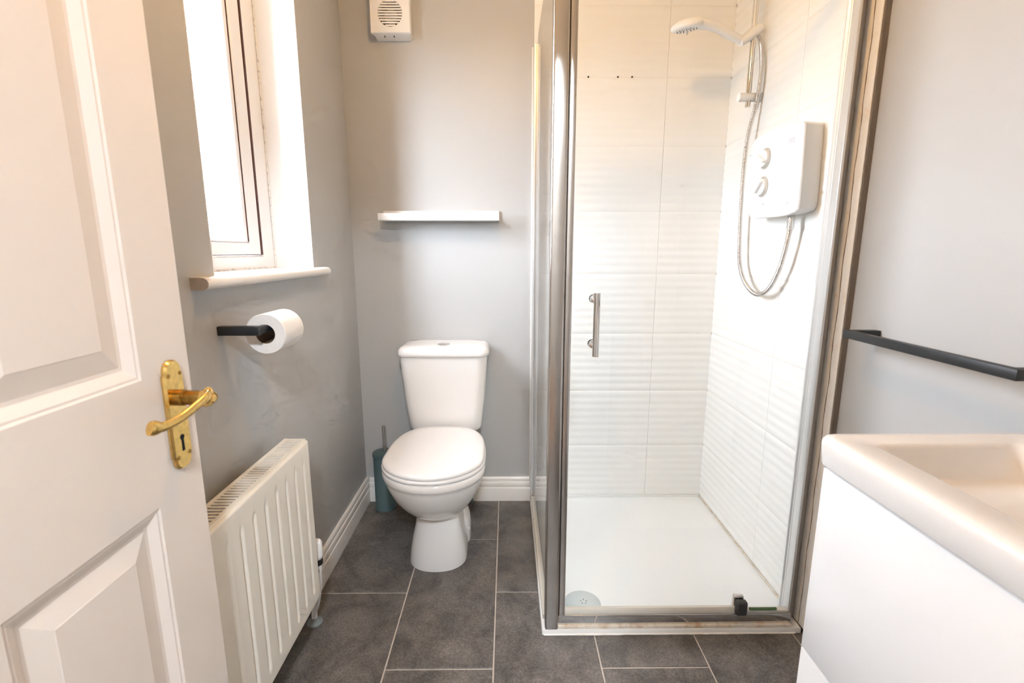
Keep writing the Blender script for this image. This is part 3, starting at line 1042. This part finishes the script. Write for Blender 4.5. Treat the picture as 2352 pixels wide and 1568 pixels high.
# ================================================================== SHOWER ENCLOSURE
enc = empty('shower_enclosure', (0.5, 1.30, 0.0185))
tag(enc, 'chrome framed glass shower enclosure with hinged door and side panel', 'shower enclosure')
ZT = 1.945
# corner post: soft rounded square tube
po_o = rrect(0.1125, 0.1530, 1.277, 1.318, 0.006, 5)
loft('corner_post', [[(a, b, 0.0187) for a, b in po_o], [(a, b, ZT) for a, b in po_o]], M['post'], enc, angle=50)
ps = rrect(0.1550, 0.1735, 1.285, 1.312, 0.003, 3)
loft('closing_profile', [[(a, b, 0.0592) for a, b in ps], [(a, b, ZT) for a, b in ps]], M['post'], enc, angle=50)
box('magnetic_seal', 0.1527, 0.1553, 1.290, 1.308, 0.03, ZT - 0.02, M['black_cap'], enc)
# threshold bar, a flat chrome face that mirrors the floor
box('threshold_bar', 0.1532, 0.868, 1.286, 1.318, 0.0187, 0.0588, M['chrome'], enc, 0.0015)
tpro = [(1.279, 0.0187), (1.2868, 0.0187), (1.2868, 0.0285), (1.2835, 0.0285), (1.280, 0.0262), (1.279, 0.022)]
prism('threshold_lip', tpro, 'X', 0.1532, 0.868, M['rust'], enc)
# door
dg = box('door_glass', 0.1738, 0.862, 1.2965, 1.3025, 0.064, ZT - 0.03, M['glass'], enc)
bpro = [(1.2905, 0.0592), (1.3085, 0.0592), (1.3085, 0.072), (1.304, 0.0765), (1.295, 0.0765), (1.2905, 0.070)]
prism('bottom_seal', bpro, 'X', 0.1738, 0.700, M['seal_strip'], dg)
prism('bottom_seal', [(y, min(zq, 0.067)) for y, zq in bpro], 'X', 0.724, 0.862, M['seal_strip'], dg)
tube('hinge_bar', [(0.742, 1.2925, 0.0725), (0.824, 1.2925, 0.0725)], 0.0042, M['green'], dg, n=10)
box('pivot_block', 0.6945, 0.7275, 1.2745, 1.2955, 0.0600, 0.1065, M['dark_plastic'], dg, 0.006, 4)
box('pivot_plate', 0.6930, 0.7250, 1.2962, 1.3120, 0.0600, 0.1135, M['satin_chrome'], dg, 0.006, 4)
hd = tube('door_handle', [(0.2335, 1.2450, 0.876), (0.2335, 1.2450, 1.044)], 0.0088, M['chrome'], dg, n=20, up=(1, 0, 0))
for zq in (0.900, 1.024):
    lathe('standoff', (0.2335, 1.248, zq), [(0.006, 0), (0.006, 0.036), (0.0105, 0.037), (0.0115, 0.041), (0.0115, 0.0480)], M['chrome'], hd, 'Y', 20)
    lathe('rose', (0.2335, 1.3028, zq), [(0.0120, 0), (0.0120, 0.004), (0.0105, 0.007), (0.0085, 0.008), (0.0085, 0.016), (0.006, 0.019)], M['chrome'], hd, 'Y', 20)
# side panel
box('side_glass', 0.1165, 0.1225, 1.3180, 2.0700, 0.034, ZT - 0.002, M['glass'], enc)
box('side_rail', 0.1085, 0.1310, 1.3185, 2.0600, 0.0187, 0.036, M['seal_strip'], enc, 0.003)
wpro = [(0.1060, DT - 0.0022), (0.1060, 2.062), (0.1085, 2.0585), (0.1140, 2.0585), (0.1150, 2.066), (0.1240, 2.066), (0.1250, 2.0585),
        (0.1310, 2.0585), (0.1335, 2.062), (0.1335, DT - 0.0022)]
prism('wall_channel', wpro, 'Z', 0.0187, ZT, M['alu'], enc, 30)
box('corner_sealant', 0.1010, 0.1072, D - 0.0130, D - 0.0002, 0.02, ZT, M['sealant'], enc, 0.002)
# channel on the right wall: flat chrome leaf with three ribs on the shower side
rp = [(XT - 0.0022, 1.325), (XT - 0.0245, 1.325), (XT - 0.0275, 1.328), (XT - 0.0285, 1.334), (XT - 0.027, 1.3375), (XT - 0.0300, 1.341),
      (XT - 0.0300, 1.345), (XT - 0.027, 1.3485), (XT - 0.0315, 1.353), (XT - 0.0315, 1.358), (XT - 0.027, 1.362), (XT - 0.0022, 1.364)]
prism('wall_channel', rp, 'Z', 0.0187, ZT, M['alu'], enc, 25)
box('channel_cover', XT - 0.0250, XT - 0.0024, 1.3238, 1.3252, 0.0187, ZT, M['cover'], enc)
box('channel_plug', XT - 0.0295, XT - 0.0275, 1.3260, 1.3310, 0.985, 1.000, M['black_cap'], enc)
box('door_jamb', 0.8625, XT - 0.0320, 1.2960, 1.3250, 0.0187, ZT, M['alu'], enc, 0.002)
box('top_rail', 0.1532, XT - 0.036, 1.286, 1.318, ZT - 0.028, ZT, M['satin_chrome'], enc, 0.002)

# ================================================================== ELECTRIC SHOWER
XU = 0.832
eu = empty('electric_shower', (XT, 1.58, 1.255))
tag(eu, 'white electric shower unit with two dials on the tiled right wall', 'shower unit')
uf = catmull([(1.430, 1.262), (1.480, 1.2555), (1.56, 1.2555), (1.672, 1.260), (1.705, 1.278), (1.738, 1.350), (1.750, 1.416), (1.738, 1.488),
              (1.715, 1.512), (1.69, 1.522), (1.60, 1.526), (1.50, 1.520)], 5)
ufo = [(p.x, p.y) for p in [Vector((a[0], a[1], 0)) for a in uf]] + [(1.436, 1.510), (1.4275, 1.503), (1.423, 1.45), (1.419, 1.36), (1.417, 1.285), (1.420, 1.270)]
cy_, cz_ = 1.58, 1.39


def usc(k_, dy=0.0):
    return [(cy_ + (a - cy_) * k_ + dy, cz_ + (b - cz_) * k_) for a, b in ufo]


def back_out():
    out = []
    for a, b in ufo:
        t = max(0.0, min(1.0, (1.75 - a) / 0.33))
        out.append((a + 0.018 * t - 0.012 * (1 - t), b + (0.006 if b < 1.3 else 0.0)))
    return out


bo = back_out()
mid = [((a[0] * 0.5 + b[0] * 0.5), (a[1] * 0.5 + b[1] * 0.5)) for a, b in zip(ufo, bo)]
bod = loft('unit_body', [[(XT - 0.0025, *p) for p in bo], [(XT - 0.035, *p) for p in mid], [(XU + 0.006, *p) for p in usc(1.0)],
                         [(XU + 0.002, *p) for p in usc(0.990)], [(XU, *p) for p in usc(0.965)], [(XU - 0.001, *p) for p in usc(0.5)]],
           M['plastic'], eu, angle=32)
for zk, an in ((1.443, 0.5), (1.356, -0.7)):
    kn = lathe('dial_ring', (XU - 0.004, 1.620, zk), [(0.0325, 0.005), (0.0325, 0.001), (0.0305, 0.0), (0.0275, 0.0), (0.0270, 0.002)], M['ring'], eu, 'X', 36)
    d2 = lathe('dial', (XU - 0.0125, 1.620, zk), [(0.0225, 0), (0.0255, 0.002), (0.0265, 0.012)], M['plastic'], eu, 'X', 36)
    ca, sa = math.cos(an), math.sin(an)
    gl = rrect(-0.0255, 0.0255, -0.0055, 0.0055, 0.005, 3)
    gpts = [(1.620 + a * ca - b * sa, zk + a * sa + b * ca) for a, b in gl]
    gsm = [(1.620 + (a * ca - b * sa) * 0.9, zk + (a * sa + b * ca) * 0.9) for a, b in gl]
    loft('dial_grip', [[(XU - 0.012, *p) for p in gpts], [(XU - 0.020, *p) for p in gpts], [(XU - 0.0225, *p) for p in gsm]], M['plastic'], d2)
lathe('indicator_lamp', (XU - 0.0025, 1.610, 1.3005), [(0.0028, 0), (0.0028, 0.003)], M['ring'], eu, 'X', 12)
# faint illegible print top right and top left, bottom right
for (yy, zc, wd, hh, rows) in ((1.478, 1.472, 0.030, 0.0028, 3), (1.722, 1.470, 0.012, 0.003, 1), (1.470, 1.292, 0.018, 0.002, 2)):
    lst = []
    for r in range(rows):
        xk = yy - wd / 2
        while xk < yy + wd / 2:
            ww = random.uniform(0.0015, 0.0035)
            lst.append((XU - 0.0012, XU + 0.002, xk, xk + ww, zc - r * hh * 1.8, zc - r * hh * 1.8 + hh))
            xk += ww + 0.0012
    boxes('printed_mark', lst, M['print'], eu)['kind'] = 'stuff'
lathe('hose_outlet', (0.862, 1.495, 1.215), [(0.0075, 0), (0.0105, 0.003), (0.0105, 0.018), (0.0100, 0.0185), (0.0100, 0.0195), (0.0105, 0.020), (0.0105, 0.040), (0.009, 0.043)],
      M['chrome'], eu, 'Z', 20)

# ================================================================== RISER RAIL, HEAD, HOSE
RXr, RYr = 0.858, 1.832
rs = empty('riser_rail', (RXr, RYr, 1.655))
tag(rs, 'slim chrome shower riser rail with white brackets on the tiled right wall', 'shower rail')
lathe('rail', (RXr, RYr, 1.655), [(0.0085, 0), (0.0095, 0.001), (0.0095, 0.560), (0.0085, 0.561)], M['chrome'], rs, 'Z', 20)
for zq in (1.688, 2.190):
    tube('bracket', [(0.822, RYr - 0.002, zq), (0.86, RYr, zq), (XT - 0.0025, RYr + 0.002, zq)], [0.0150, 0.0145, 0.0155], M['plastic'], rs, n=24)
sld = tube('slider', [(0.8060, 1.820, 1.861), (0.835, 1.826, 1.880), (0.862, 1.832, 1.900), (0.8795, 1.836, 1.912)], [0.0145, 0.0165, 0.0175, 0.0180], M['plastic'], rs, n=24)

hdp = empty('hand_shower', (0.70, 1.80, 1.87))
tag(hdp, 'white hand shower head held in the rail holder above the tray', 'shower head')
hp = catmull([(0.815, 1.824, 1.868), (0.795, 1.816, 1.872), (0.76, 1.808, 1.882), (0.72, 1.80, 1.897), (0.68, 1.795, 1.906), (0.645, 1.79, 1.909)], 5)
nh = len(hp)
tube('head_handle', hp, [0.0125 + 0.0045 * (i / nh) for i in range(nh)], M['plastic'], hdp, n=18, up=(0, 0, 1), flat=[1.0 + 0.7 * max(0, i / nh - 0.6) for i in range(nh)])
# spray head: shallow dome, tilted so that its face looks down and out
HC = Vector((0.607, 1.783, 1.896))
tilt = Matrix.Rotation(math.radians(-9), 4, 'Y') @ Matrix.Rotation(math.radians(10), 4, 'X')


def hring(r, z_, sx=1.0, dx=0.0):
    return [tuple(HC + tilt @ Vector((dx + r * sx * math.cos(2 * PI * i / 32), r * math.sin(2 * PI * i / 32), z_))) for i in range(32)]


loft('spray_head', [hring(0.030, -0.012), hring(0.043, -0.0115), hring(0.047, -0.008, 1.08), hring(0.0485, 0.0, 1.1), hring(0.044, 0.009, 1.1, 0.003),
                    hring(0.034, 0.0165, 1.15, 0.008), hring(0.018, 0.0205, 1.2, 0.012), hring(0.002, 0.0215, 1, 0.014)], M['plastic'], hdp, angle=60)
sh_head = [o for o in hdp.children if o.name.startswith('spray_head')][0]
nz_me = None
for r, cnt in ((0.012, 6), (0.022, 11), (0.032, 16)):
    for i in range(cnt):
        t = 2 * PI * i / cnt
        p = HC + tilt @ Vector((r * math.cos(t), r * math.sin(t), -0.0142))
        if nz_me is None:
            o = lathe('nozzle', tuple(p), [(0.0012, 0), (0.0019, 0.0026)], M['grey_pipe'], sh_head, 'Z', 6)
            nz_me = o.data
        else:
            link('nozzle', nz_me, sh_head, p)
lathe('water_drip_tip', tuple(HC + tilt @ Vector((0.0, 0, -0.026))), [(0.001, 0), (0.003, 0.004), (0.0035, 0.015)], M['plastic_edge'], sh_head, 'Z', 10)

hose_pts = [(0.876, 1.838, 1.893), (0.886, 1.832, 1.865), (0.885, 1.815, 1.82), (0.884, 1.805, 1.76), (0.882, 1.808, 1.70), (0.878, 1.815, 1.65),
            (0.866, 1.826, 1.56), (0.862, 1.828, 1.47), (0.862, 1.828, 1.37), (0.862, 1.822, 1.27), (0.862, 1.812, 1.17), (0.862, 1.795, 1.10),
            (0.862, 1.752, 1.045), (0.862, 1.69, 1.011), (0.862, 1.63, 1.006), (0.862, 1.575, 1.035), (0.862, 1.532, 1.095), (0.862, 1.508, 1.16), (0.862, 1.495, 1.2165)]
hq = catmull(hose_pts, 52)
hr = [0.0066 + (0.0011 if (i % 4) in (0, 1) else -0.0005) for i in range(len(hq))]
hose = tube('shower_hose', hq, hr, M['satin_chrome'], None, n=10, up=(1, 0, 0), angle=80)
tag(hose, 'ribbed metal shower hose looping down from the rail to the electric shower', 'hose')

# ================================================================== TOWEL RAIL
tw = empty('towel_rail', (XR, 0.97, 0.948))
tag(tw, 'matt black square towel rail on the right wall above the basin', 'towel rail')
box('bar', 0.8350, 0.8520, 0.757, 1.172, 0.9400, 0.9590, M['black'], tw, 0.0008)
box('end_arm', 0.8522, XR - 0.0005, 1.152, 1.172, 0.9400, 0.9590, M['black'], tw, 0.0008)
box('end_arm', 0.8522, XR - 0.0005, 0.757, 0.777, 0.9400, 0.9590, M['black'], tw, 0.0008)

# ================================================================== VANITY AND BASIN
van = empty('vanity_unit', (0.72, 0.46, 0))
tag(van, 'white gloss vanity cabinet with two drawers under the basin on the right', 'cabinet')
VX0, VY0, VY1 = 0.5485, 0.172, 0.7525
boxes('cabinet_body', [(VX0, XR - 0.001, VY0, VY0 + 0.018, 0.004, 0.7955), (VX0, XR - 0.001, VY1 - 0.018, VY1, 0.004, 0.7955),
                       (VX0, XR - 0.001, VY0 + 0.018, VY1 - 0.018, 0.05, 0.068), (VX0, VX0 + 0.016, VY0 + 0.018, VY1 - 0.018, 0.004, 0.05),
                       (XR - 0.012, XR - 0.001, VY0 + 0.018, VY1 - 0.018, 0.068, 0.7955)], M['cab'], van)
box('drawer_front', VX0 - 0.0160, VX0 - 0.0004, VY0 + 0.001, VY1 - 0.0002, 0.4475, 0.7930, M['cab'], van, 0.0010)
box('drawer_front', VX0 - 0.0160, VX0 - 0.0004, VY0 + 0.001, VY1 - 0.0002, 0.0500, 0.4448, M['cab'], van, 0.0010)
bas = empty('wash_basin', (0.72, 0.46, 0.796))
tag(bas, 'white ceramic inset wash basin with rectangular bowl on the vanity unit', 'basin')
BX0, BX1, BY0, BY1 = 0.5215, XR - 0.0008, 0.162, 0.762


def br_(i0, i1, j, z, r):
    return [(a, b, z) for a, b in rrect(BX0 + i0, BX1 - i1, BY0 + j, BY1 - j, r, 8)]


def bowl_r(x0, x1, y0, y1, z, r):
    return [(a, b, z) for a, b in rrect(x0, x1, y0, y1, r, 8)]


loft('basin_body', [br_(0.0125, 0.004, 0.008, 0.7960, 0.012), br_(0.008, 0.002, 0.003, 0.7975, 0.014), br_(0.005, 0.0, 0.001, 0.8015, 0.016),
                    br_(0.002, 0, 0.0, 0.824, 0.018), br_(0.0, 0, 0.0, 0.837, 0.018), br_(0.001, 0, 0.001, 0.844, 0.018), br_(0.005, 0, 0.003, 0.849, 0.018),
                    br_(0.011, 0, 0.008, 0.8512, 0.020), br_(0.022, 0.004, 0.016, 0.8508, 0.026),
                    bowl_r(0.578, 0.819, 0.206, 0.718, 0.8500, 0.014), bowl_r(0.582, 0.815, 0.210, 0.714, 0.8482, 0.014), bowl_r(0.586, 0.811, 0.214, 0.710, 0.843, 0.018),
                    bowl_r(0.598, 0.801, 0.228, 0.698, 0.785, 0.03), bowl_r(0.612, 0.790, 0.245, 0.682, 0.772, 0.03), bowl_r(0.64, 0.76, 0.30, 0.62, 0.7700, 0.03)],
     M['ceramic'], bas, angle=60)

# ================================================================== CEILING LAMP AND ADDED FILL LAMP
lm = empty('ceiling_lamp', (0.0, 0.93, ZC))
tag(lm, 'round warm globe lamp on the bathroom ceiling', 'lamp')
lathe('ceiling_rose', (0.0, 0.93, ZC - 0.035), [(0.030, 0), (0.045, 0.01), (0.050, 0.0345)], M['plastic'], lm, 'Z', 28)
tube('cord', [(0.0, 0.93, ZC - 0.03), (0.0, 0.93, ZC - 0.145)], 0.004, M['plastic'], lm, n=8, up=(1, 0, 0))
lathe('globe', (0.0, 0.93, ZC - 0.240), [(0.050 * math.sin(PI * i / 16), 0.050 - 0.050 * math.cos(PI * i / 16)) for i in range(17)],
      emit_mat('warm_bulb', (1.0, 0.56, 0.19, 1), BULB), lm, 'Z', 24)
hl = empty('added_fill_lamp', (0.15, -1.0, ZC))  # added behind the camera to fill the room from the front
tag(hl, 'unseen round fill lamp added on the landing ceiling', 'lamp')
lathe('ceiling_rose', (0.15, -1.0, ZC - 0.03), [(0.12, 0), (0.13, 0.01), (0.13, 0.0295)], M['plastic'], hl, 'Z', 32)
lathe('diffuser', (0.15, -1.0, ZC - 0.095), [(0.002, 0), (0.07, 0.006), (0.12, 0.026), (0.135, 0.05), (0.13, 0.064)],
      emit_mat('fill_lamp_glow', (0.92, 1.0, 1.09, 1), FILL), hl, 'Z', 32)
